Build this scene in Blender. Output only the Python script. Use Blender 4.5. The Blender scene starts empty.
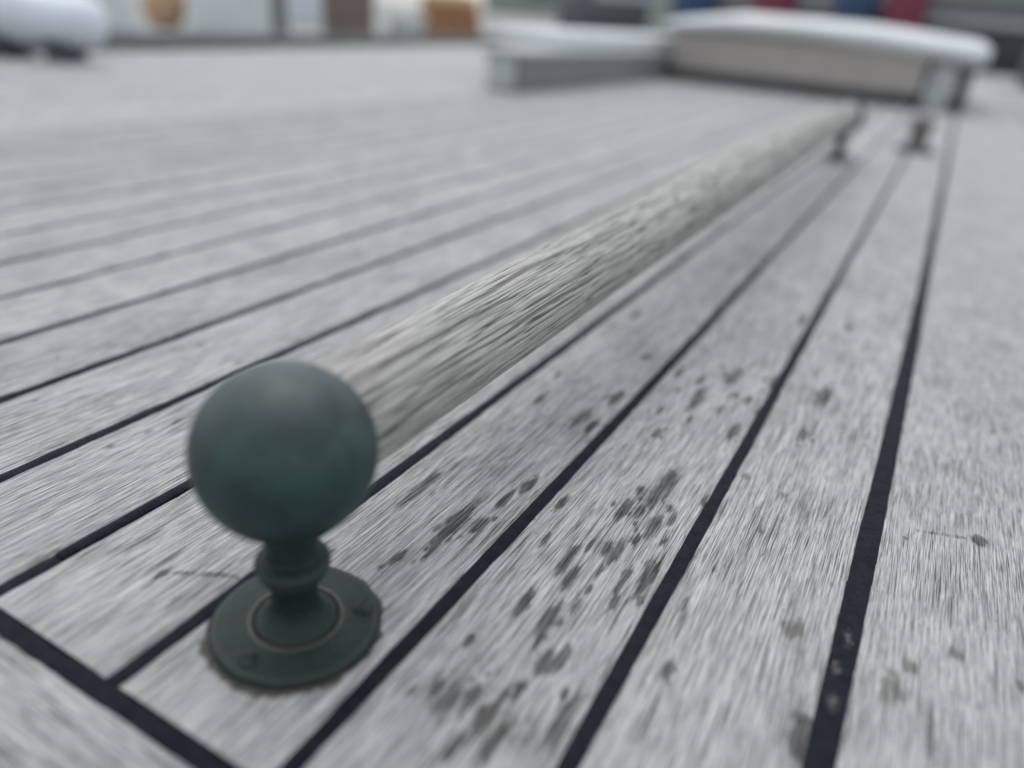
import bpy, bmesh, math, random
import numpy as np
from mathutils import Vector, Matrix

# ---------------------------------------------------------------- camera
S = 0.175                       # camera height above the deck in metres; the deck layout is written in units of it
sc = bpy.context.scene
C = sc.collection
cam_d = bpy.data.cameras.new('camera')
cam = bpy.data.objects.new('camera', cam_d); C.objects.link(cam)
R3 = Matrix(((0.8718914, -0.27709871, 0.40375946),
             (0.48351375, 0.35649799, -0.79945209),
             (0.07758771, 0.89225864, 0.44480857)))
cam.matrix_world = Matrix.Translation((0, 0, S)) @ R3.to_4x4()
cam_d.sensor_width = 36; cam_d.lens = 749 / 1024 * 36
cam_d.clip_start = 0.004; cam_d.clip_end = 2000
cam_d.dof.use_dof = True
cam_d.dof.focus_distance = 1.64 * S
cam_d.dof.aperture_fstop = 2.95
sc.camera = cam
sc.cycles.use_denoising = True; sc.cycles.denoising_prefilter = 'ACCURATE'; sc.cycles.use_adaptive_sampling = False

# ---------------------------------------------------------------- world, sun, exposure
SUN_EL, SUN_AZ = math.radians(72), math.radians(-42)     # azimuth from +Y towards +X; light comes from the left and behind the rail
w = bpy.data.worlds.new('World'); sc.world = w; w.use_nodes = True
nt = w.node_tree; nt.nodes.clear()
out = nt.nodes.new('ShaderNodeOutputWorld'); bg = nt.nodes.new('ShaderNodeBackground')
sky = nt.nodes.new('ShaderNodeTexSky'); sky.sky_type = 'NISHITA'; sky.sun_disc = False
sky.sun_elevation = SUN_EL; sky.sun_rotation = SUN_AZ; sky.air_density = 1.0; sky.dust_density = 1.5; sky.ozone_density = 1.0
hs = nt.nodes.new('ShaderNodeHueSaturation'); hs.inputs['Saturation'].default_value = 0.24
nt.links.new(sky.outputs[0], hs.inputs['Color']); nt.links.new(hs.outputs[0], bg.inputs['Color'])
bg.inputs['Strength'].default_value = 0.12
nt.links.new(bg.outputs[0], out.inputs['Surface'])
sd = bpy.data.lights.new('sun', 'SUN'); sd.energy = 0.5; sd.angle = math.radians(75); sd.color = (1.0, 0.98, 0.95)
sun = bpy.data.objects.new('sun', sd); C.objects.link(sun)
sdir = Vector((math.sin(SUN_AZ) * math.cos(SUN_EL), math.cos(SUN_AZ) * math.cos(SUN_EL), math.sin(SUN_EL)))
sun.rotation_euler = sdir.to_track_quat('Z', 'Y').to_euler()
sc.view_settings.view_transform = 'Standard'; sc.view_settings.look = 'None'
sc.view_settings.gamma = 1; sc.view_settings.use_curve_mapping = False
sc.view_settings.exposure = 1.08

# ---------------------------------------------------------------- node helpers
class N:
    def __init__(s, name):
        s.m = bpy.data.materials.new(name); s.m.use_nodes = True
        s.t = s.m.node_tree; s.b = s.t.nodes['Principled BSDF']
    def n(s, kind, **kw):
        x = s.t.nodes.new(kind)
        for k, v in kw.items(): setattr(x, k, v)
        return x
    def l(s, a, b): s.t.links.new(a, b)
    def put(s, sock, v):
        if isinstance(v, bpy.types.NodeSocket): s.l(v, sock)
        elif isinstance(v, (tuple, list)) and len(v) == 3 and sock.type == 'RGBA': sock.default_value = (*v, 1)
        else: sock.default_value = v
    def attr(s, name, out='Vector'): return s.n('ShaderNodeAttribute', attribute_name=name).outputs[out]
    def obj(s): return s.n('ShaderNodeTexCoord').outputs['Object']
    def vmul(s, v, k):
        x = s.n('ShaderNodeVectorMath', operation='MULTIPLY'); s.l(v, x.inputs[0]); x.inputs[1].default_value = k; return x.outputs[0]
    def vadd(s, a, b):
        x = s.n('ShaderNodeVectorMath', operation='ADD'); s.put(x.inputs[0], a); s.put(x.inputs[1], b); return x.outputs[0]
    def noise(s, v, scale=1, detail=3, rough=.55, dist=0, out='Fac'):
        x = s.n('ShaderNodeTexNoise'); s.l(v, x.inputs['Vector']); x.inputs['Scale'].default_value = scale
        x.inputs['Detail'].default_value = detail; x.inputs['Roughness'].default_value = rough; x.inputs['Distortion'].default_value = dist
        return x.outputs[out]
    def rng(s, v, a, b, c=0., d=1., smooth=False):
        x = s.n('ShaderNodeMapRange'); x.clamp = True
        if smooth: x.interpolation_type = 'SMOOTHSTEP'
        s.l(v, x.inputs['Value'])
        for i, q in zip((1, 2, 3, 4), (a, b, c, d)): x.inputs[i].default_value = q
        return x.outputs[0]
    def math(s, op, a, b=0.):
        x = s.n('ShaderNodeMath', operation=op); s.put(x.inputs[0], a); s.put(x.inputs[1], b); return x.outputs[0]
    def mix(s, f, a, b, mode='MIX'):
        x = s.n('ShaderNodeMix', data_type='RGBA', blend_type=mode)
        s.put(x.inputs[0], f); s.put(x.inputs[6], a); s.put(x.inputs[7], b); return x.outputs[2]
    def bump(s, h, dist, strength=1., nrm=None):
        x = s.n('ShaderNodeBump'); x.inputs['Distance'].default_value = dist; x.inputs['Strength'].default_value = strength
        s.l(h, x.inputs['Height'])
        if nrm is not None: s.l(nrm, x.inputs['Normal'])
        return x.outputs[0]
    def set(s, **kw):
        for k, v in kw.items(): s.put(s.b.inputs[k.replace('_', ' ')], v)
        return s.m

def wood(name, light, dark, fissure_c, fa=650, fb=22, fiss=(.60, .70), depth=.00035, stains=False, dirt=.10, coarse=False):
    """weathered open-grained teak; attribute gc = (across, along, plank id) in metres"""
    k = N(name)
    gc = k.attr('gc')
    wob = k.noise(k.vmul(gc, (30, 4, 30)), detail=2, out='Color')
    g = k.vadd(gc, k.vmul(k.vadd(wob, (-.5, -.5, -.5)), (.0025, .0, .0)))
    n1 = k.noise(k.vmul(g, (fa, fb, 17)), detail=3, rough=.6)
    n2 = k.noise(k.vmul(g, (fa * 2.4, fb * 2.6, 31)), detail=2, rough=.6)
    n3 = k.noise(k.vmul(g, (fa * .8, fb * .55, 53)), detail=4, rough=.55)
    n6 = k.noise(k.vmul(g, (fa * 1.3, fb * 1.1, 71)), detail=3, rough=.6)
    n4 = k.noise(k.vmul(g, (95, 11, 7)), detail=3)
    n5 = k.noise(k.vmul(gc, (22, 16, 3)), detail=4, rough=.6)
    area = k.rng(n5, .35, .65, -.03, .02)
    fis = k.rng(k.math('ADD', n3, area), fiss[0], fiss[1], smooth=True)
    fis2 = k.rng(k.math('ADD', n6, area), fiss[0] + .015, fiss[1] + .02, 0, .75, smooth=True)
    fis = k.math('MAXIMUM', fis, fis2)
    n7 = k.noise(k.vmul(g, (fa * .30, 13, 23)), detail=1, rough=.4)
    ridge = k.rng(k.math('ABSOLUTE', k.math('ADD', n7, -.5)), .0, .016, 1, 0)
    crk = k.math('MULTIPLY', ridge, k.rng(k.math('ADD', n4, area), .52, .62, 0, .3 if name == 'rail_teak' else .8))
    fis = k.math('MAXIMUM', fis, crk)
    f = k.math('ADD', k.math('MULTIPLY', n1, .56), k.math('ADD', k.math('MULTIPLY', n2, .34), k.math('MULTIPLY', n4, .12)))
    f = k.rng(f, .395, .615)
    col = k.mix(f, dark, light)
    pid = k.attr('tone', 'Fac')
    col = k.mix(1., col, k.mix(pid, (.93, .93, .94), (1.06, 1.055, 1.05)), 'MULTIPLY')
    # broad grime
    col = k.mix(k.rng(n5, .50, .75, 0, dirt), col, (.16, .155, .145))
    col = k.mix(k.math('MULTIPLY', fis, .8), col, fissure_c)
    col = k.mix(k.rng(k.attr('groove', 'Fac'), 0, 1, 0, .92), col, fissure_c)
    rough = k.rng(n1, .3, .7, .75, .6)
    if stains:
        st = k.attr('stain', 'Fac')
        ns = k.noise(k.vmul(g, (fa * .62, 34, 91)), detail=4, rough=.65)
        nb = k.noise(k.vmul(g, (330, 120, 13)), detail=3, rough=.6)
        edge = k.math('ADD', k.math('MULTIPLY', ns, 1.9), k.math('MULTIPLY', nb, 1.1))
        m = k.rng(k.math('ADD', k.math('MULTIPLY', st, .95), k.math('ADD', edge, -1.5)), .10, .50, 0, .97)
        m = k.math('MULTIPLY', m, k.rng(st, .04, .3))
        m = k.math('MULTIPLY', m, k.rng(k.math('ADD', k.math('MULTIPLY', n1, .6), k.math('MULTIPLY', ns, .4)), .44, .62, 1, .55))
        col = k.mix(m, col, (.015, .0145, .015))
        cl = k.attr('cloud', 'Fac')
        m2 = k.rng(k.math('ADD', cl, k.math('MULTIPLY', k.math('ADD', nb, k.math('ADD', ns, -1.0)), 2.2)), .25, .9, 0, .72)
        m2 = k.math('MULTIPLY', m2, k.rng(cl, .02, .2))
        col = k.mix(m2, col, (.070, .063, .054))
    h = k.math('ADD', k.math('MULTIPLY', n1, .7), k.math('MULTIPLY', n2, .5))
    h = k.math('SUBTRACT', h, k.math('MULTIPLY', fis, .8))
    h = k.math('ADD', h, k.math('MULTIPLY', n4, .4))
    k.set(Base_Color=col, Roughness=rough, Normal=k.bump(h, depth, 1.0))
    k.b.inputs['Specular IOR Level'].default_value = .35
    return k.m

def plain(name, col, rough=.6, metal=0., var=.25, scale=6., bump=0., col2=None):
    k = N(name); o = k.obj()
    n = k.noise(o, scale, 5, .6); n2 = k.noise(o, scale * 9, 3, .6)
    c2 = col2 or tuple(c * (1 - var) for c in col)
    c = k.mix(k.rng(k.math('ADD', k.math('MULTIPLY', n, .7), k.math('MULTIPLY', n2, .3)), .35, .65), c2, col)
    k.set(Base_Color=c, Metallic=metal, Roughness=k.rng(n2, .3, .7, max(.05, rough - .08), min(1, rough + .1)))
    if bump: k.l(k.bump(n2, bump), k.b.inputs['Normal'])
    return k.m

M = {}
M['deck'] = wood('weathered_teak', (.49, .505, .493), (.132, .137, .134), (.030, .029, .030), fa=2450, fb=52, fiss=(.585, .64), depth=.00032, stains=True)
M['rail'] = wood('rail_teak', (.46, .463, .43), (.22, .22, .205), (.035, .032, .028), fa=1700, fb=42, fiss=(.66, .74), depth=.0003, dirt=.0)
def caulk():
    k = N('black_caulk'); o = k.obj()
    n = k.noise(o, 900, 4, .6); n2 = k.noise(o, 160, 3, .6)
    c = k.mix(k.rng(n2, .35, .7), (.004, .006, .010), (.009, .013, .019))
    c = k.mix(k.rng(n, .66, .78, 0, .4), c, (.06, .06, .06))
    d = k.attr('deposit', 'Fac')
    dm = k.rng(k.math('ADD', d, k.math('MULTIPLY', k.math('ADD', n, -.5), 2.6)), .45, .8, 0, .8)
    c = k.mix(k.math('MULTIPLY', dm, k.rng(d, .05, .2)), c, (.11, .108, .095))
    k.set(Base_Color=c, Roughness=k.rng(n, .3, .7, .6, .85), Normal=k.bump(k.math('ADD', n, n2), .00022)); k.b.inputs['Specular IOR Level'].default_value = .12
    return k.m
M['caulk'] = caulk()
def ballpaint():
    k = N('dark_green_paint'); o = k.obj()
    n = k.noise(o, 75, 6, .65, 1.2); n2 = k.noise(o, 420, 5, .7); nv = k.noise(k.vmul(o, (1, 1, .35)), 160, 5, .65); n3 = k.noise(o, 1500, 2, .5)
    sep = k.n('ShaderNodeSeparateXYZ'); k.l(o, sep.inputs[0])
    c = k.mix(k.rng(n, .35, .65), (.002, .014, .013), (.008, .042, .036))
    c = k.mix(k.rng(nv, .54, .74, 0, .40), c, (.020, .062, .052))
    c = k.mix(k.rng(nv, .44, .34, 0, .6), c, (.006, .012, .011))
    # crown of the ball: greyer and paler towards the top
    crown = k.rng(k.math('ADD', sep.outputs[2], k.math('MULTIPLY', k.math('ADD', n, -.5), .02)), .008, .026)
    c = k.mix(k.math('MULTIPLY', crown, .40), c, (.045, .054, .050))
    c = k.mix(k.rng(n2, .60, .74, 0, .35), c, (.055, .075, .07))
    k.set(Base_Color=c, Roughness=k.rng(nv, .35, .65, .38, .54), Normal=k.bump(k.math('ADD', n2, k.math('MULTIPLY', n3, .4)), .00010))
    k.b.inputs['Specular IOR Level'].default_value = .5
    return k.m
M['ball'] = ballpaint()
def bronze():
    k = N('weathered_dark_bronze'); o = k.obj()
    n = k.noise(o, 90, 5, .65); n2 = k.noise(o, 700, 4, .65)
    c = k.mix(k.rng(n, .3, .7), (.003, .010, .0085), (.015, .029, .025))
    c = k.mix(k.rng(n2, .55, .72, 0, .4), c, (.045, .066, .056))
    d = k.attr('wear_highlight', 'Fac')
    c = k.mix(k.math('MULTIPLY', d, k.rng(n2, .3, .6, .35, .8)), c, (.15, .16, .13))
    r = k.attr('crud', 'Fac')
    c = k.mix(k.math('MULTIPLY', r, .85), c, (.016, .014, .012))
    k.set(Base_Color=c, Metallic=.15, Roughness=k.rng(n2, .3, .7, .42, .62), Normal=k.bump(k.math('ADD', n2, n), .00035))
    k.b.inputs['Specular IOR Level'].default_value = .35
    return k.m
M['bronze'] = bronze()
M['white'] = plain('off_white_paint', (.64, .67, .67), .5, var=.12)
M['bluewhite'] = plain('bluish_white_gelcoat', (.60, .65, .70), .35, var=.1)
M['beige'] = plain('beige_panel', (.40, .365, .335), .65, var=.15, scale=12)
M['grey'] = plain('grey_board', (.20, .215, .22), .75, var=.2, scale=12)
M['midgrey'] = plain('pale_grey_board', (.44, .465, .46), .7, var=.15, scale=12)
M['dark'] = plain('dark_slate_paint', (.045, .055, .065), .6, var=.3)
M['darkgreen'] = plain('dark_grey_green_paint', (.17, .185, .18), .7, var=.2)
M['orange'] = plain('orange_vinyl', (.55, .36, .22), .5, var=.2)
M['tan'] = plain('tan_canvas', (.50, .34, .19), .8, var=.2)
M['brown'] = plain('brown_crate_wood', (.20, .155, .13), .8, var=.25)
M['rust'] = plain('rust_orange_rope', (.48, .25, .13), .9, var=.3, scale=30, bump=.01)
M['red'] = plain('crimson_fender_cover', (.20, .045, .07), .8, var=.2)
M['blue'] = plain('navy_fender_cover', (.04, .075, .15), .8, var=.2)
M['stone'] = plain('quay_concrete', (.30, .31, .30), .9, var=.3, scale=3, bump=.01)
M['sage'] = plain('sage_grey_cladding', (.27, .30, .27), .8, var=.25, scale=1.5)
M['glass'] = plain('dark_window_glass', (.03, .04, .045), .12, var=.1)
M['pinkwood'] = plain('pinkish_brown_wood', (.15, .138, .132), .7, var=.25, scale=60)
def water():
    k = N('harbour_water'); o = k.obj()
    k.set(Base_Color=(.03, .05, .05), Roughness=.12, Normal=k.bump(k.noise(k.vmul(o, (1, 1.6, 1)), 3, 6, .6), .12)); return k.m
M['water'] = water()

# ---------------------------------------------------------------- object helpers
def link(name, me, mat, parent=None, loc=(0, 0, 0), kind=None, rotz=0):
    o = bpy.data.objects.new(name, me); C.objects.link(o)
    if mat is not None: me.materials.clear(); me.materials.append(mat)
    o.parent = parent; o.location = loc; o.rotation_euler = (0, 0, rotz)
    if kind: o['kind'] = kind
    return o
def tag(o, label, cat, group=None):
    o['label'] = label; o['category'] = cat
    if group: o['group'] = group
    return o
def thing(name, label, cat, loc, rotz=0, group=None):
    o = bpy.data.objects.new(name, None); C.objects.link(o); o.location = loc; o.rotation_euler = (0, 0, rotz)
    o.empty_display_size = .02
    return tag(o, label, cat, group)
def copy_tree(o, parent=None):
    c = o.copy(); C.objects.link(c); c.parent = parent
    for ch in list(o.children): copy_tree(ch, c)
    return c
def mesh_np(name, verts, faces, smooth=True):
    me = bpy.data.meshes.new(name)
    v = np.asarray(verts, np.float32); f = np.asarray(faces, np.int32)
    me.vertices.add(len(v)); me.vertices.foreach_set('co', v.ravel())
    me.loops.add(f.size); me.loops.foreach_set('vertex_index', f.ravel())
    me.polygons.add(len(f)); me.polygons.foreach_set('loop_start', np.arange(0, f.size, f.shape[1], dtype=np.int32))
    me.update(calc_edges=True); me.validate()
    me.polygons.foreach_set('use_smooth', np.full(len(f), smooth))
    return me
def fattr(me, name, vals): a = me.attributes.new(name, 'FLOAT', 'POINT'); a.data.foreach_set('value', np.asarray(vals, np.float32))
def vattr(me, name, vals): a = me.attributes.new(name, 'FLOAT_VECTOR', 'POINT'); a.data.foreach_set('vector', np.asarray(vals, np.float32).ravel())
def gridfaces(nu, nv, off=0, wrap=False):
    i = np.arange(nu - 1)[:, None]; j = np.arange(nv if wrap else nv - 1)[None, :]; j2 = (j + 1) % nv
    a = i * nv + j; b = (i + 1) * nv + j; c = (i + 1) * nv + j2; d = i * nv + j2
    return np.stack([a, b, c, d], -1).reshape(-1, 4) + off
def box_mesh(parts, bev=.004, seg=3):
    """parts: list of (x0,x1,y0,y1,z0,z1)"""
    bm = bmesh.new()
    for x0, x1, y0, y1, z0, z1 in parts:
        r = bmesh.ops.create_cube(bm, size=1)
        for v in r['verts']: v.co = Vector(((x0 + x1) / 2 + v.co.x * (x1 - x0), (y0 + y1) / 2 + v.co.y * (y1 - y0), (z0 + z1) / 2 + v.co.z * (z1 - z0)))
    if bev: bmesh.ops.bevel(bm, geom=bm.edges[:], offset=bev, segments=seg, affect='EDGES', profile=.6)
    me = bpy.data.meshes.new('m'); bm.to_mesh(me); bm.free()
    me.polygons.foreach_set('use_smooth', np.full(len(me.polygons), bool(bev)))
    return me
def lathe(profile, n=96, mat=None):
    """profile [(r,z)...] bottom to top"""
    p = np.array(profile, float); th = np.linspace(0, 2 * math.pi, n, endpoint=False)
    v = np.stack([p[:, 0:1] * np.cos(th), p[:, 0:1] * np.sin(th), np.repeat(p[:, 1:2], n, 1)], -1).reshape(-1, 3)
    return mesh_np('lathe', v, gridfaces(len(p), n, wrap=True)[:, ::-1])
def smoothprof(pts, n=80):
    """Catmull-Rom through pts"""
    P = [np.array(q, float) for q in pts]; P = [2 * P[0] - P[1]] + P + [2 * P[-1] - P[-2]]
    out = []
    m = max(2, n // (len(P) - 3))
    for i in range(1, len(P) - 2):
        for t in np.linspace(0, 1, m, endpoint=False):
            a, b, c, d = P[i - 1:i + 3]
            out.append(.5 * (2 * b + (c - a) * t + (2 * a - 5 * b + 4 * c - d) * t * t + (3 * b - a - 3 * c + d) * t ** 3))
    out.append(P[-2]); out = np.array(out); out[:, 0] = np.maximum(out[:, 0], 0); return out

# ================================================================ DECK
rng = np.random.default_rng(7)
SPOTS= [(-0.4233, 1.1579, 0.0185), (-0.3944, 1.1153, 0.014), (-0.3902, 1.3954, 0.0206), (-0.3465, 1.2373, 0.0168), (-0.342, 1.5379, 0.0339), (-0.2638, 1.2109, 0.0203), (-0.3408, 0.8931, 0.0173), (-0.3193, 0.9125, 0.0157), (-0.4386, 0.9945, 0.0151), (-0.3804, 0.9925, 0.0186), (-0.4386, 0.7374, 0.0259), (-0.3672, 0.7378, 0.019), (-0.337, 0.714, 0.0154), (-0.2621, 0.8007, 0.0207), (-0.3821, 0.6708, 0.0121), (-0.1512, 0.9931, 0.0139), (-0.8146, 1.191, 0.0207), (-0.6777, 1.1356, 0.0261), (-0.6172, 1.3518, 0.019), (-0.5205, 1.3318, 0.0115), (-0.3109, 1.3694, 0.0267), (-0.3517, 1.0462, 0.0095), (-0.2961, 1.0963, 0.0115), (-0.2439, 1.5418, 0.0095), (-0.1773, 1.1694, 0.0078), (-0.6329, 1.1539, 0.0173), (-0.4442, 1.7817, 0.0164), (-0.3017, 1.1853, 0.0121), (-0.3578, 2.2882, 0.0291), (-0.4142, 2.0623, 0.0272), (-0.2341, 2.3389, 0.0225), (-0.0863, 2.3221, 0.025), (-0.515, 2.2019, 0.0129), (-0.6133, 1.9098, 0.0178), (-0.6492, 2.2518, 0.0167), (-0.8177, 2.6058, 0.0191), (-0.2621, 3.0074, 0.0197), (-0.0986, 3.0502, 0.0195), (-0.2678, 1.9263, 0.0168), (-0.0971, 2.0256, 0.0168), (-0.2802, 2.1487, 0.0152), (-0.6501, 1.7312, 0.0223), (-0.6088, 1.7065, 0.0137), (-0.7952, 1.7626, 0.0145), (-0.8235, 1.9413, 0.0124), (-0.6182, 1.914, 0.0149), (-0.1009, 2.016, 0.0168), (-1.0481, 0.6857, 0.0076), (-0.3689, 1.2418, 0.0106), (-0.3551, 1.406, 0.016), (-0.3481, 1.4681, 0.0141), (-0.3265, 1.3034, 0.0108), (-0.3538, 1.1681, 0.0081), (-0.3504, 1.0998, 0.0078), (-0.3026, 1.1492, 0.0119), (-0.2538, 1.1312, 0.0078), (-0.7111, 0.9686, 0.0141), (-0.6689, 1.0201, 0.0102), (-0.6321, 1.2673, 0.0137), (-0.5567, 1.1126, 0.0083), (-0.4746, 0.8626, 0.0089), (-0.3479, 0.815, 0.0083), (-0.3657, 0.7797, 0.013), (-0.4067, 0.7533, 0.0162), (-0.3702, 0.9315, 0.0089), (-0.4032, 1.2301, 0.0085), (-0.2833, 1.4198, 0.0113), (-0.2732, 1.3402, 0.0087), (-0.4432, 2.194, 0.0127), (-0.3347, 2.0284, 0.0118), (-0.3905, 1.912, 0.0085), (-0.3222, 2.1577, 0.0123), (-0.2343, 2.1044, 0.0119), (-0.4818, 1.9169, 0.0116), (-0.5585, 1.6513, 0.0106), (-0.5496, 1.2337, 0.0066), (-0.4905, 1.1902, 0.0085)]
CLOUDS= [(0.3393, 1.7632, 0.0115), (0.0219, 1.2198, 0.0207), (0.1987, 1.1687, 0.026), (0.1994, 1.2055, 0.0089), (0.294, 1.328, 0.0148), (-0.1879, 1.7072, 0.0101), (0.2251, 1.2438, 0.0144), (-0.4598, 0.8723, 0.0071)]


def vnoise(x, seed):
    """1-D value noise"""
    r = np.random.default_rng(seed).random(4096); x = np.asarray(x, float); i = np.floor(x).astype(int); f = x - i; f = f * f * (3 - 2 * f)
    return r[i % 4096] * (1 - f) + r[(i + 1) % 4096] * f - .5
seams = [-.2215 - .3415 * k for k in range(16)]           # centre lines of the straight seams, going left
def seam_x(k, y):
    """seam k: -1 is the wide curved one by the broad plank"""
    y = np.asarray(y, float)
    if k == -1: return np.interp(y, [0, 1, 2, 3.2, 7.5, 20, 60], [.098, .110, .1225, .134, .152, .17, .17])
    if k == -2: return np.full_like(y, 1.25)
    return np.full_like(y, seams[k])
SEAMW = {-2: .030, -1: .039}
def seam_w(k): return SEAMW.get(k, .0235)
YM0, YM1 = .443, .475                                   # seam between planks and the cross plank
YFAR = 46.
NEAR = 3.6
V, F, GC, TONE = [], [], [], []
off = 0
def add_plank(xl, xr, ys, nx, pid, along='y', seed=0, prof=True):
    """xl,xr: functions of y giving both edges (units of S); a rounded-edge strip"""
    global off
    ys = np.asarray(ys, float); L, Rr = xl(ys), xr(ys)
    dense = nx > 12
    if dense:
        L = L + .0034 * vnoise(ys * 30, seed) + .0014 * vnoise(ys * 170, seed + 1); Rr = Rr + .0022 * vnoise(ys * 45, seed + 2) + .0014 * vnoise(ys * 170, seed + 3)
    e = np.array([0, 0, .0015, .004, .008, .014]); ez = np.array([-.03, -.008, -.0035, -.0015, -.0004, 0])
    inner = np.linspace(.02, .98, nx)
    X, Z = [], []
    W = Rr - L
    for a, z in zip(e, ez): X.append(L + a); Z.append(np.full_like(ys, z))
    for t in inner: X.append(L + .014 + (W - .028) * t); Z.append(np.zeros_like(ys))
    for a, z in zip(e[::-1], ez[::-1]): X.append(Rr - a); Z.append(np.full_like(ys, z))
    X = np.array(X).T; Z = np.array(Z).T; Y = np.repeat(ys[:, None], X.shape[1], 1)
    if dense:                                    # worn planks are slightly cupped
        Z = Z - .004 * np.clip(1 - np.minimum(X - L[:, None], Rr[:, None] - X) / .05, 0, 1) ** 2
    nu, nv = X.shape
    v = np.stack([X, Y, Z], -1).reshape(-1, 3) * S
    g = v.copy(); g[:, 2] = pid * .731
    if along == 'x':
        v = np.stack([Y, -X, Z], -1).reshape(-1, 3) * S; g = np.stack([v[:, 1], v[:, 0], np.full(len(v), pid * .731)], -1)
    V.append(v); GC.append(g); TONE.append(np.full(len(v), rng.random()))
    F.append(gridfaces(nu, nv, off)[:, ::-1]); off += len(v)
ynear = np.arange(YM1, NEAR, .0062); yfar = np.concatenate([np.arange(NEAR, 9, .15), np.linspace(9, YFAR, 30)])
order = [-2, -1] + list(range(16))
for q in range(len(order) - 1):
    kr, kl = order[q], order[q + 1]
    xl = lambda y, k=kl: seam_x(k, y) + seam_w(k) / 2
    xr = lambda y, k=kr: seam_x(k, y) - seam_w(k) / 2
    pid = q + 1.37
    wide = kr == -2
    if q <= 7:
        add_plank(xl, xr, ynear, 130 if wide else 52, pid, seed=q * 11)
        TONE[-1][:] = [.6, .6, .5, 1.0, .6, .45, .7, .4][q]; t0 = TONE[-1][0]
        add_plank(xl, xr, np.concatenate([[NEAR - .0062], yfar]), 6, pid, seed=q * 11); TONE[-1][:] = t0
    else:
        add_plank(xl, xr, np.concatenate([ynear[::8], yfar]), 6, pid, seed=q * 11)
# broad outer boards on the left, and one far right
xe = seams[15]
for j in range(5):
    a0 = xe - .017 - j * 1.5; add_plank(lambda y, a=a0: np.full_like(y, a - 1.47), lambda y, a=a0: np.full_like(y, a), np.concatenate([ynear[::8], yfar]), 8, 30.3 + j)
    TONE[-1][:] = .95
for j in range(4):
    a0 = 1.265 + j * 1.5; add_plank(lambda y, a=a0: np.full_like(y, a), lambda y, a=a0: np.full_like(y, a + 1.47), np.concatenate([ynear[::8], yfar]), 8, 40.3 + j)
# cross planks nearer than the margin seam (grain along x)
xs = np.arange(-2.6, .9, .0062)
add_plank(lambda y: np.full_like(y, -YM0), lambda y: np.full_like(y, .55), xs, 90, 50.7, along='x', seed=301)
add_plank(lambda y: np.full_like(y, .59), lambda y: np.full_like(y, 2.6), np.linspace(-12, 6, 80), 8, 51.7, along='x')
add_plank(lambda y: np.full_like(y, -YM0), lambda y: np.full_like(y, .55), np.linspace(-12, -2.6, 60), 8, 50.7, along='x')
add_plank(lambda y: np.full_like(y, -YM0), lambda y: np.full_like(y, .55), np.linspace(.9, 6, 60), 8, 50.7, along='x')
V = np.concatenate(V); F = np.concatenate(F); GC = np.concatenate(GC); TONE = np.concatenate(TONE)
deck_me = mesh_np('deck', V, F)
vattr(deck_me, 'gc', GC); fattr(deck_me, 'tone', TONE)
P = V[:, :2] / S
st = np.zeros(len(P)); clo = np.zeros(len(P))
near = (P[:, 1] < 4) & (P[:, 0] > -2.5) & (P[:, 0] < 1.2)
idx = np.nonzero(near)[0]; Q = P[idx]
def blob(Q, cx, cy, rx, ry): return np.exp(-(((Q[:, 0] - cx) / rx) ** 2 + ((Q[:, 1] - cy) / ry) ** 2))
acc = np.zeros(len(Q))
for i, (x, y, r) in enumerate(SPOTS):
    asp = 1.7 + 1.9 * rng.random(); s_ = .8 + .55 * rng.random()
    acc = np.maximum(acc, s_ * blob(Q, x, y, r * .62, r * asp))
    for _ in range(2):                            # satellite specks
        acc = np.maximum(acc, .62 * blob(Q, x + rng.normal(0, r * 1.1), y + rng.normal(0, r * 2.4), r * .35, r * .8))
for _ in range(130):                              # faint scattered specks
    x, y = rng.uniform(-2.2, .6), rng.uniform(.5, 3.4); r = rng.uniform(.004, .010)
    acc = np.maximum(acc, rng.uniform(.35, .62) * blob(Q, x, y, r, r * 2.2))
for cx, cy, r in ((-1.0481, .6857, .008),): acc = np.maximum(acc, blob(Q, cx, cy, r, r * 1.1) * 1.3)
for t in np.linspace(0, 1, 9): acc = np.maximum(acc, (.45 + .3 * t) * blob(Q, .215 + .09 * t, 1.717 + .034 * t, .005, .007))
acc = np.maximum(acc, 1.8 * blob(Q, .085, .9667, .022, .03)); acc = np.maximum(acc, 1.4 * blob(Q, .079, 1.01, .012, .02))
acc = np.maximum(acc, 1.6 * blob(Q, .3393, 1.762, .013, .019))
for t in np.linspace(0, 1, 14): acc = np.maximum(acc, .50 * blob(Q, -1.03 + .10 * t, .700 + .055 * t, .006, .009))
st[idx] = acc
acc = np.zeros(len(Q))
for x, y, r in CLOUDS[1:7]: acc = np.maximum(acc, blob(Q, x, y, r * 1.1, r * 1.6))
acc = np.maximum(acc, .4 * blob(Q, -1.62, .87, .03, .12)); acc = np.maximum(acc, .4 * blob(Q, -1.70, 1.0, .05, .07))
acc = np.maximum(acc, .8 * blob(Q, -1.26, .60, .03, .05)); acc = np.maximum(acc, .6 * blob(Q, -.34, .74, .12, .06))
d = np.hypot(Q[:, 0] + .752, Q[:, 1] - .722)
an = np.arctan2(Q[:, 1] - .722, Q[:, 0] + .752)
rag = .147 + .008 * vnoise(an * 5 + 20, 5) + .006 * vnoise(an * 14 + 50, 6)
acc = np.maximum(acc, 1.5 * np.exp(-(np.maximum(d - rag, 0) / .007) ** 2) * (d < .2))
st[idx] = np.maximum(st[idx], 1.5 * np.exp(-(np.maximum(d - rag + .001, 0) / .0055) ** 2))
clo[idx] = acc
fattr(deck_me, 'stain', st); fattr(deck_me, 'cloud', clo)
deck = link('deck', deck_me, M['deck'], kind='structure')

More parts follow.
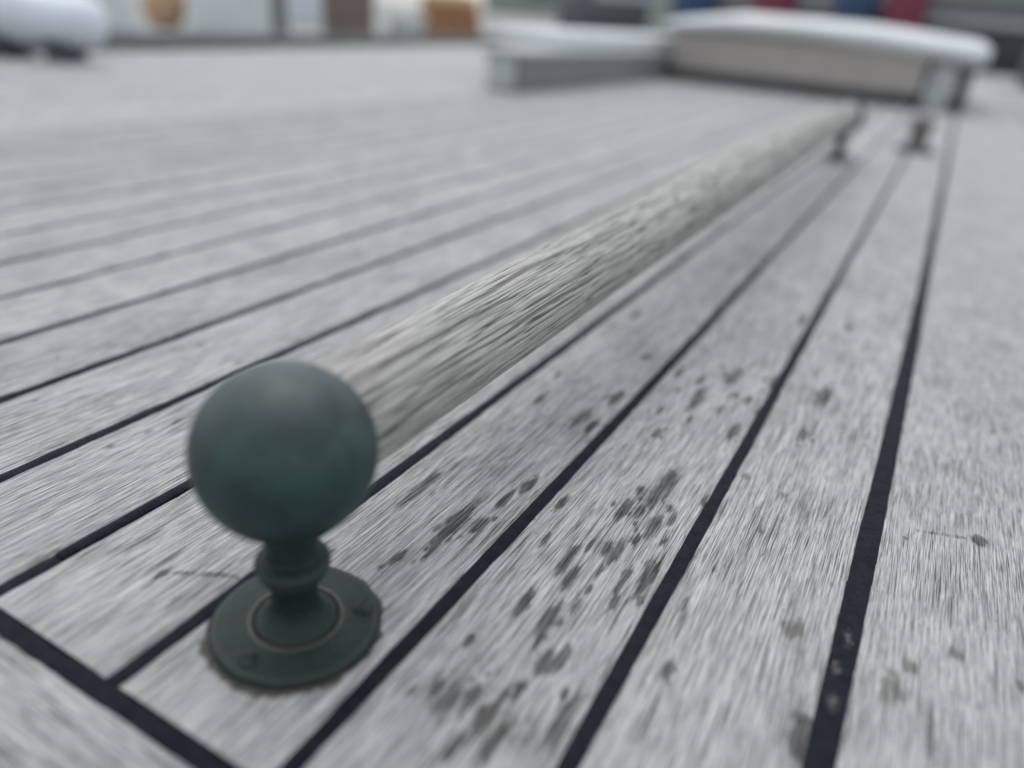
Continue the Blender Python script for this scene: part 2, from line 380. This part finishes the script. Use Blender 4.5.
# caulking: slightly crowned strips between the planks
V, F = [], []; off = 0
def add_strip(cx, wd, ys, z=-.0045, crown=.003, along='y', seed=0):
    global off
    ys = np.asarray(ys, float); c = cx(ys)
    t = np.linspace(-1, 1, 9)
    X = c[:, None] + t[None] * wd / 2 + .0015 * vnoise(ys * 30, seed)[:, None]
    Z = z + crown * (1 - t[None] ** 2) + .0015 * vnoise(ys * 12, seed + 5)[:, None] + .0008 * vnoise(ys * 70, seed + 6)[:, None] + 0 * X
    Y = ys[:, None] + 0 * X
    v = np.stack([X, Y, Z], -1).reshape(-1, 3) if along == 'y' else np.stack([Y, X, Z], -1).reshape(-1, 3)
    V.append(v * S); fc = gridfaces(len(ys), 9, off); F.append(fc[:, ::-1] if along == 'y' else fc); off += len(v)
for k in order:
    lo = np.arange(YM1 - .01, NEAR, .0125) if k < 9 else np.arange(YM1 - .01, NEAR, .1)
    add_strip(lambda y, k=k: seam_x(k, y), seam_w(k) + .008, np.concatenate([lo, yfar]), seed=k * 9 + 40)
# one length of newer caulk stands proud and stops in a rounded end
ys = np.concatenate([.607 + np.array([0, .001, .003, .006, .010]), np.arange(.622, NEAR, .0125)])
off0 = off
add_strip(lambda y: seam_x(3, y), .027, ys, z=-.001, crown=.005, seed=77)
m = V[-1].reshape(len(ys), 9, 3); sh = np.sqrt(np.clip(1 - ((.617 - ys) / .0105) ** 2, .02, 1)); sh[ys > .617] = 1
m[:, :, 0] = seams[3] * S + (m[:, :, 0] - seams[3] * S) * sh[:, None]; m[:, :, 2] = m[:, :, 2] * sh[:, None] + (-.004 * S) * (1 - sh[:, None]); V[-1] = m.reshape(-1, 3)
for j in range(5): add_strip(lambda y, j=j: np.full_like(y, xe - .017 - 1.5 * (j + 1) + .015), .05, np.concatenate([ynear[::8], yfar]), seed=j)
for j in range(1, 4): add_strip(lambda y, j=j: np.full_like(y, 1.25 + 1.5 * j), .05, np.concatenate([ynear[::8], yfar]), seed=j)
add_strip(lambda y: np.full_like(y, (YM0 + YM1) / 2), YM1 - YM0 + .008, np.concatenate([np.linspace(-12, -2.6, 40)[:-1], np.arange(-2.6, 1, .0125), np.linspace(1, 6, 30)]), along='x', seed=99)
add_strip(lambda y: np.full_like(y, -.57), .05, np.linspace(-12, 6, 60), along='x', seed=98)
V = np.concatenate(V); F = np.concatenate(F)
cme = mesh_np('caulking', V, F); P = V[:, :2] / S
dep = np.zeros(len(P))
for x, y, r in ((.1138, 1.2594, .02), (.1105, 1.0844, .022), (.105, 1.17, .018), (-.22, 1.0, .004)): dep = np.maximum(dep, .8 * blob(P, x, y, r * .55, r * 1.3))
fattr(cme, 'deposit', dep)
link('caulking', cme, M['caulk'], deck, kind='structure')
link('deck_underside', box_mesh([(-13.2 * S, 7.4 * S, -2.7 * S, YFAR * S, -.32 * S, -.028 * S)], 0), M['caulk'], deck, kind='structure')

# ================================================================ HANDRAIL
BX, BY, BZ = -.752 * S, .727 * S, .357 * S
FARY = 7.7 * S
def rail():
    ys = [0]
    y = .80
    ys = []
    while y < 7.7:
        ys.append(y); y += .0035 if y < 2.9 else (.012 if y < 4.5 else .08)
    ys = np.array(ys); nt_ = 640
    th = np.linspace(0, 2 * math.pi, nt_, endpoint=False)
    r = np.interp(ys, [.72, 1.5, 2.5, 3.5, 5, 6.5, 7.7], [.100, .1035, .108, .115, .118, .112, .104])
    zc = np.interp(ys, [.72, 2, 3, 5, 6.5, 7.7], [.357, .383, .398, .415, .412, .40])
    # fine longitudinal grooves as real relief: streaks random walked along the rail
    rg = np.random.default_rng(3)
    def streak(na, nl, s1):
        g = rg.random((nl, na)); u = (np.arange(nt_) / nt_ * na); v = (ys - .7) * s1 % (nl - 1)
        ui = u.astype(int) % na; uf = u - np.floor(u); vi = v.astype(int); vf = v - vi; uf = uf * uf * (3 - 2 * uf); vf = vf * vf * (3 - 2 * vf)
        a = g[vi][:, ui] * (1 - uf) + g[vi][:, (ui + 1) % na] * uf; b = g[vi + 1][:, ui] * (1 - uf) + g[vi + 1][:, (ui + 1) % na] * uf
        return a * (1 - vf[:, None]) + b * vf[:, None] - .5
    d_ = .0008 * streak(110, 700, 5) + .0008 * streak(190, 900, 11) + .0006 * streak(200, 900, 30)
    def crack(na, nl, s1, w_, mna, lo):
        a_ = np.clip(1 - np.abs(streak(na, nl, s1)) / w_, 0, 1)
        return a_ * np.clip((streak(mna, 900, s1 * 1.6) - lo) / .12, 0, 1)
    gr = np.maximum.reduce([crack(110, 900, 2.5, .11, 100, -.10), .8 * crack(160, 900, 3.6, .15, 120, -.06), .8 * crack(80, 700, 1.9, .07, 80, .02)])
    d_ -= .0030 * gr
    d_ += .0008 * streak(14, 300, 2)
    Rr = (r[:, None] + d_) * S
    X = Rr * np.cos(th); Z = zc[:, None] * S + Rr * np.sin(th); Y = np.repeat(ys[:, None] * S, nt_, 1)
    v = np.stack([X, Y, Z], -1).reshape(-1, 3)
    me = mesh_np('rail', v, gridfaces(len(ys), nt_, wrap=True))
    g = np.stack([np.repeat(((th + math.pi / 2) % (2 * math.pi))[None] * .108 * S, len(ys), 0), Y, np.full_like(Y, 3.3)], -1).reshape(-1, 3)
    vattr(me, 'gc', g); fattr(me, 'tone', np.full(len(v), .5)); fattr(me, 'groove', gr.ravel())
    return me
ro = link('wooden_rail', rail(), M['rail'], loc=(BX, 0, 0))
tag(ro, 'long round weathered grey wooden rail running away behind the green ball', 'rail')

# ================================================================ BALL POSTS
def ball_post(label, loc):
    t = thing('ball_post', label, 'rail post', loc, group='ball topped posts carrying the wooden rail')
    Rb = .1435 * S
    a = np.linspace(-math.pi / 2 + .30, math.pi / 2, 90)
    pr = [(Rb * math.cos(q), Rb * math.sin(q)) for q in a]
    ball = link('ball', lathe(pr, 160), M['ball'], t, (0, 0, BZ))
    mm = .001
    fl = [(25.0, -.2), (25.6, .2), (25.7, .9), (25.4, 1.7), (24.7, 2.25), (23, 2.45), (18, 2.8), (14.2, 3.05), (13.6, 3.1), (13.3, 2.75), (12.9, 2.7), (12.6, 3.1)]
    fp = smoothprof([(r_ * mm, z * mm) for r_, z in fl], 110)
    th = 128
    fme = lathe(fp, th)
    co = np.zeros(len(fme.vertices) * 3, np.float32); fme.vertices.foreach_get('co', co); co = co.reshape(-1, 3)
    rr = np.hypot(co[:, 0], co[:, 1]) / mm; ang = np.arctan2(co[:, 1], co[:, 0])
    co[:, 2] += (.12 * np.sin(ang * 3 + 1) + .08 * np.sin(ang * 7)) * mm * (rr > 15)
    k_ = 1 + (.003 * np.sin(ang * 5 + 2) + .003 * np.sin(ang * 11)) * (rr > 22)
    co[:, 0] *= k_; co[:, 1] *= k_
    fme.vertices.foreach_set('co', co.ravel())
    fattr(fme, 'wear_highlight', .9 * np.exp(-((rr - 13.7) / .6) ** 2) + .15 * np.exp(-((rr - 24.2) / .6) ** 2))  # inner ring carries a painted highlight; the outer rim is worn
    cr = np.exp(-((rr - 25.6) / .5) ** 2) * (co[:, 2] < .0012) + .9 * np.exp(-((rr - 12.9) / .3) ** 2)
    SC = [math.radians(q) for q in (-88, 44, 150)]
    for q in SC:
        dd = np.hypot(co[:, 0] - .0200 * math.cos(q), co[:, 1] - .0200 * math.sin(q)) / mm
        cr += .8 * np.exp(-((dd - 3.3) / .6) ** 2)
    fattr(fme, 'crud', np.clip(cr, 0, 1))
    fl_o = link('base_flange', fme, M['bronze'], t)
    for i, q in enumerate(SC):
        bm = bmesh.new(); rs = .0031
        rings = []
        for rr_, zz in ((1, -.0004), (1, .0002), (.93, .0006), (.7, .00098), (.4, .0012), (.0, .00126)):
            if rr_ == 0: rings.append([bm.verts.new((0, 0, zz))]); continue
            ring = []
            for j in range(32):
                A = 2 * math.pi * j / 32; x, y = rr_ * rs * math.cos(A), rr_ * rs * math.sin(A)
                dz = -.0007 if abs(y) < .0005 and zz > .0003 else 0
                ring.append(bm.verts.new((x, y, zz + dz)))
            rings.append(ring)
        for a_, b_ in zip(rings, rings[1:]):
            for j in range(32):
                if len(b_) == 1: bm.faces.new((a_[j], a_[(j + 1) % 32], b_[0]))
                else: bm.faces.new((a_[j], a_[(j + 1) % 32], b_[(j + 1) % 32], b_[j]))
        rings[-1][0].co.z -= .0007
        sm = bpy.data.meshes.new('screw'); bm.to_mesh(sm); bm.free()
        sm.polygons.foreach_set('use_smooth', np.full(len(sm.polygons), True))
        zf = .00245
        link('screw', sm, M['bronze'], fl_o, (.0200 * math.cos(q), .0200 * math.sin(q), zf), rotz=.7 + i * 1.3)
    stp = [(12.7, 2.4), (12.0, 3.4), (10.2, 4.6), (8.3, 6.8), (7.2, 9.5), (6.9, 13), (7.0, 17), (7.3, 19.2), (8.9, 20.2), (9.9, 21.1), (9.9, 21.9), (9.4, 22.5), (10.3, 23.1), (11.0, 24.2), (10.9, 25.6), (9.9, 26.9), (8.3, 27.8), (7.7, 29), (7.7, 33), (8.1, 38.5)]
    sme = lathe(smoothprof([(r_ * mm, z * mm) for r_, z in stp], 170), 96)
    co = np.zeros(len(sme.vertices) * 3, np.float32); sme.vertices.foreach_get('co', co); co = co.reshape(-1, 3); z_ = co[:, 2] / mm
    fattr(sme, 'wear_highlight', .25 * np.exp(-((z_ - 25) / 1.) ** 2)); fattr(sme, 'crud', .8 * np.exp(-((z_ - 22.5) / .35) ** 2) + .5 * np.exp(-((z_ - 3) / .5) ** 2))
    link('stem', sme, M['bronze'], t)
    return t
bp = ball_post('large dark green ball post on a round screwed flange, nearest the viewer', (BX, BY, 0))
b2 = copy_tree(bp); b2.location = (BX, 7.72 * S, .006); b2['label'] = 'small blurred ball post carrying the far end of the wooden rail, before the pale chest'

# ================================================================ THINGS ON THE DECK, BEYOND THE RAIL
# pale chest with an overhanging rounded lid
t = thing('deck_chest', 'long beige chest with a white rounded overhanging lid, at the far end of the rail', 'chest', (-2.75 * S, 15.9 * S, 0))
link('body', box_mesh([(-2.35 * S, 2.25 * S, 0, 4.6 * S, .22 * S, .9 * S)], .006), M['beige'], t)
link('shade_plinth', box_mesh([(-2.3 * S, 2.2 * S,   .08 * S, 4.5 * S, .0, .222 * S)], 0), M['dark'], t)  # dark block added under the body to stand for the shade there
def lid():
    nx, ny = 60, 24
    V = []
    for i in range(nx):
        u = i / (nx - 1); x = (-2.6 + 5.75 * u) * S
        zt = np.interp(u, [0, .25, .65, 1], [1.12, 1.33, 1.31, 1.17]) * S; zb = np.interp(u, [0, .5, 1], [.88, .87, .68]) * S; crown = zt; hh = (zt - zb) / 2
        for j in range(ny):
            A = 2 * math.pi * j / ny
            cx, sx = math.cos(A), math.sin(A)
            e = .38
            yy = 2.3 * S + 2.55 * S * math.copysign(abs(cx) ** e, cx)
            zz = crown - hh + hh * math.copysign(abs(sx) ** .8, sx)
            V.append((x, yy, zz))
    V = np.array(V).reshape(nx, ny, 3)
    cen = V.mean(1, keepdims=True)
    for a, f in ((0, .55), (1, .85), (2, .96), (-1, .55), (-2, .85), (-3, .96)):
        V[a] = cen[a] + (V[a] - cen[a]) * np.array([1, 1 - (1 - f) * .2, f])
    me = mesh_np('lid', V.reshape(-1, 3), gridfaces(nx, ny, wrap=True))
    bm = bmesh.new(); bm.from_mesh(me)
    bmesh.ops.holes_fill(bm, edges=[e_ for e_ in bm.edges if e_.is_boundary]); bmesh.ops.recalc_face_normals(bm, faces=bm.faces[:]); bm.to_mesh(me); bm.free()
    return me
link('lid', lid(), M['white'], t)
link('leg', box_mesh([(2.35 * S, 2.72 * S, .05 * S, .5 * S, 0, .74 * S)], .004), M['midgrey'], t)
link('leg', box_mesh([(2.76 * S, 3.0 * S, .35 * S, 4.2 * S, 0, .74 * S)], .004), M['dark'], t)

# grey chest on the left
t = thing('deck_locker', 'low grey locker with a pale flat top, left of the beige chest', 'locker', (-6.5 * S, 13.9 * S, 0))
link('body', box_mesh([(.80 * S, 1.32 * S, -4.2 * S, 4.6 * S, 0, .44 * S)], .006), M['grey'], t)
link('lit_end', box_mesh([(.82 * S, 1.26 * S, -4.27 * S, -4.203 * S, .02 * S, .42 * S)], .003), M['midgrey'], t)  # end face coloured paler than the body so it looks lit
link('top', box_mesh([(.72 * S, 1.36 * S, -4.3 * S, 4.7 * S, .442 * S, .54 * S)], .008), M['midgrey'], t)
aw = box_mesh([(-.1 * S, 1.12 * S, -2.4 * S, 4.3 * S, 0, .24 * S)], .020, 4)
tag(link('folded_awning', aw, M['white'], loc=(-6.5 * S, 13.9 * S, .543 * S)), 'white folded awning lying on top of the grey locker', 'awning')

# white rounded canister far left
t = thing('raft_canister', 'bluish white rounded canister on a dark cradle at the far left', 'canister', (-9.75 * S, 6.3 * S, 0), rotz=math.radians(28))
pr = [(0.001, -1.05), (.15, -1.03), (.24, -.96), (.285, -.85), (.30, -.6), (.30, -.03), (.315, -.03), (.315, .03), (.30, .03), (.30, .6), (.285, .85), (.24, .96), (.15, 1.03), (.001, 1.05)]
me = lathe([(r_ * S, z * S) for r_, z in pr], 48); me.transform(Matrix.Rotation(math.pi / 2, 4, 'Y'))
link('shell', me, M['bluewhite'], t, (-.1, 0, .46 * S))
for x in (-.75, -.05): link('cradle', box_mesh([((x - .12) * S - .0, (x + .12) * S, -.26 * S, .26 * S, 0, .24 * S)], .003), M['dark'], t)
link('strap', lathe([(.325 * S, -.03 * S), (.325 * S, .03 * S)], 48), M['dark'], t, (-.1 - .06, 0, .46 * S)).rotation_euler = (0, math.pi / 2, 0)

# low toe rail along the deck edge
a = Vector((-1.93, 1.15, 0)); b = Vector((-2.32, 3.9, 0)); v = b - a
t = thing('toe_rail', 'low dark grey-green toe rail along the left edge of the deck', 'toe rail', a, rotz=math.atan2(v.y, v.x))
Ln = v.length + 2.2
link('plank', box_mesh([(-1.2, Ln, -.012, .012, 0, .030)], .003), M['darkgreen'], t)
link('cap', box_mesh([(-1.2, Ln, -.02, .02, .0305, .040)], .003), M['darkgreen'], t)

# slender post at the corner of the two chests
t = thing('awning_post', 'sage grey upright post between the locker and the beige chest', 'post', (-1.43, 4.15, 0))
link('shaft', lathe([(.058, .02), (.055, .05), (.052, .9), (.05, 1.3), (.0, 1.31)], 32), M['sage'], t)
link('foot', lathe([(.085, 0), (.085, .015), (.06, .022), (.0, .024)], 32), M['dark'], t)

# short post in dark collar
t = thing('deck_bitt', 'small brownish grey stub in a dark round collar before the beige chest', 'bollard', (-.03, 1.62, 0))
link('collar', lathe([(.034, 0), (.035, .003), (.032, .008), (.020, .010), (.0, .011)], 32), M['dark'], t)
link('stub', lathe([(.018, .008), (.016, .02), (.0165, .04), (.021, .046), (.022, .054), (.015, .060), (.0, .061)], 32), M['pinkwood'], t)

# dark winch housing on the right
t = thing('winch_housing', 'dark slate housing at the right edge behind the beige chest', 'housing', (.74, 5.4, 0))
link('body', box_mesh([(-.40, .5, -.15, .6, 0, .27)], .03, 4), M['dark'], t)
link('drum', lathe([(.10, 0), (.11, .01), (.075, .04), (.07, .10), (.10, .14), (.09, .155), (.0, .16)], 40), M['dark'], t, (.0, .15, .27))

# ================================================================ QUAY, WATER, FAR THINGS
link('quay', box_mesh([(-60, -2.62, -20, 80, -1.6, -.175)], 0), M['stone'], kind='structure')
link('water', box_mesh([(-400, 600, -400, 900, -1.3, -1.2)], 0), M['water'], kind='structure')
link('hull', box_mesh([(-13.3 * S, 7.5 * S, -2.75 * S, YFAR * S, -1.5, -.33 * S)], .01), M['bluewhite'], kind='structure')
def box_on_quay(name, label, cat, x, y, w_, d_, h_, m, rz, lidm=None, over=.02):
    t = thing(name, label, cat, (x, y, -.175), rz)
    link('body', box_mesh([(-w_ / 2, w_ / 2, -d_ / 2, d_ / 2, 0, h_ * .86)], .01), M[m], t)
    link('lid', box_mesh([(-w_ / 2 - over, w_ / 2 + over, -d_ / 2 - over, d_ / 2 + over, h_ * .865, h_)], .01), M[lidm or m], t)
    return t
RZ = math.radians(46)
t = thing('power_pedestal', 'pale post with a cap on the quay, beside the orange buoy', 'pedestal', (-4.97, 3.57, -.175), RZ)
link('column', box_mesh([(-.11, .11, -.09, .09, .03, .62)], .02), M['white'], t); link('cap', box_mesh([(-.13, .13, -.11, .11, .621, .68)], .02), M['white'], t)
link('base', box_mesh([(-.14, .14, -.12, .12, 0, .03)], .005), M['grey'], t)
t = thing('marker_buoy', 'orange buoy standing on the quay between white post and white box', 'buoy', (-5.81, 4.62, -.175), RZ)
link('float', lathe([(.02, 0), (.12, .02), (.165, .10), (.17, .20), (.14, .30), (.07, .37), (.05, .40), (.05, .43), (0, .435)], 40), M['orange'], t)
link('band', lathe([(.1725, .16), (.1735, .21), (.170, .235)], 40), M['tan'], t)
box_on_quay('dock_box', 'white dock box with a lid, right of the orange buoy', 'dock box', -5.40, 4.93, .58, .45, .42, 'white', RZ)
t = thing('mooring_bollard', 'dark grey-green bollard between the white dock box and the brown crate', 'bollard', (-4.30, 4.37, -.175))
link('shaft', lathe([(.07, .03), (.065, .1), (.06, .5), (.085, .56), (.09, .62), (.06, .66), (0, .67)], 32), M['darkgreen'], t); link('foot', lathe([(.12, 0), (.12, .03), (.0, .031)], 32), M['darkgreen'], t)
box_on_quay('dock_cabinet', 'pale bluish cabinet standing behind the dark bollard', 'cabinet', -7.06, 7.6, .36, .36, .9, 'bluewhite', RZ, 'midgrey')
t = thing('fish_crate', 'brown wooden crate on the quay, right of the dark bollard', 'crate', (-4.64, 5.52, -.175), math.radians(40))
link('body', box_mesh([(-.2, .2, -.2, .2, .02, .40)], .003), M['brown'], t)
for z in (.03, .15, .27): link('slat', box_mesh([(-.215, .215, -.218, -.202, z, z + .09)], .003), M['brown'], t)
link('slat', box_mesh([(-.215, .215, -.218, -.202, .36, .44)], .003), M['brown'], t)
link('lid', box_mesh([(-.21, .21, -.2, .21, .402, .44)], .003), M['brown'], t)
box_on_quay('fish_box', 'small pale grey box between the brown crate and the orange rope coil', 'box', -4.18, 5.72, .26, .26, .25, 'midgrey', RZ, 'white')
# coil of orange rope with tan top
t = thing('rope_coil', 'rusty orange rope coil on the quay, left of the grey locker', 'rope coil', (-4.81, 7.34, -.175))
pr = []
for i in range(7):
    for q in range(8): A = math.pi * (q / 8 - .5); pr.append((.33 - .01 * i + .035 * math.cos(A), .03 + .05 * i + .025 * math.sin(A)))
pr += [(.2, .36), (.12, .30), (.0, .25)]
link('coil', lathe(pr, 48), M['rust'], t)
link('canvas', lathe([(.30, .352), (.31, .40), (.28, .45), (.15, .47), (.0, .475)], 48), M['tan'], t)

# moored boat beyond the bow
t = thing('moored_boat', 'moored boat with a slate hull and pale cabin, beyond the beige chest', 'boat', (-1.6, 12.0, -1.2))
def hull():
    n = 40; V = []
    for i in range(n):
        u = i / (n - 1); x = -4.2 + 8.4 * u; wd = 1.35 * (1 - abs(2 * u - 1) ** 3.2) + .02; sh = 1.75 + .35 * (2 * u - 1) ** 2
        for wq, zq in ((-1, sh), (-.97, sh * .7), (-.85, sh * .3), (-.4, 0), (.4, 0), (.85, sh * .3), (.97, sh * .7), (1, sh)): V.append((x, wd * wq, zq))
    me = mesh_np('hull', V, gridfaces(n, 8, wrap=True)); return me
link('hull', hull(), M['dark'], t)
link('rubbing_strake', box_mesh([(-3.0, 3.0, -1.40, -1.34, 1.62, 1.70)], .01), M['midgrey'], t)
cb = link('cabin', box_mesh([(.9, 3.1, -.8, .8, 1.8, 2.9)], .06), M['sage'], t)
for x in (1.15, 1.85, 2.5): link('window', box_mesh([(x, x + .42, -.83, -.802, 2.3, 2.65)], .01), M['glass'], cb)
link('coach_roof', box_mesh([(-2.6, .85, -.7, .7, 1.8, 2.15)], .05), M['midgrey'], t)
lab = {'navy_a': 'navy fender farthest left on the moored boat, above the left end of the white lid', 'crimson_a': 'crimson fender just right of the leftmost navy one on the moored boat', 'navy_b': 'navy fender between the two crimson ones on the moored boat', 'crimson_b': 'crimson fender farthest right on the moored boat, above the right half of the white lid'}
def fender(x, z, m, r_, label):
    o = thing('fender', label, 'fender', (x, 10.45, z), group='fenders hanging on the moored boat')
    link('body', lathe([(.02, -.42), (r_ * .6, -.38), (r_ * .95, -.28), (r_, -.2), (r_, .2), (r_ * .95, .28), (r_ * .6, .38), (.03, .42)], 32), M[m], o)
    link('eye', lathe([(.035, .40), (.035, .47), (.012, .49), (.0, .49)], 20), M['dark'], o)
FX = [(-3.15, 'blue', .30, 'navy_a'), (-2.18, 'red', .27, 'crimson_a'), (-1.25, 'blue', .24, 'navy_b'), (-.72, 'red', .24, 'crimson_b')]
for x, m, r_, k_ in FX: fender(x, .50, m, r_, lab[k_])

# far shore shed and trees
t = thing('harbour_shed', 'long sage grey harbour shed on the far shore', 'shed', (-6, 60, -.2))
link('wall', box_mesh([(-30, 30, 0, 10, 0, 5)], 0), M['sage'], t)
rf = link('roof', box_mesh([(-31, 31, -1, 11, 5.01, 5.5)], .05), M['grey'], t)
for i in range(9): link('window', box_mesh([(-26 + i * 6, -23.5 + i * 6, -.08, -.01, 1.6, 3.4)], .02), M['glass'], t)
link('shore', box_mesh([(-90, 120, 55, 400, -1.6, -.2)], 0), M['stone'], kind='structure')
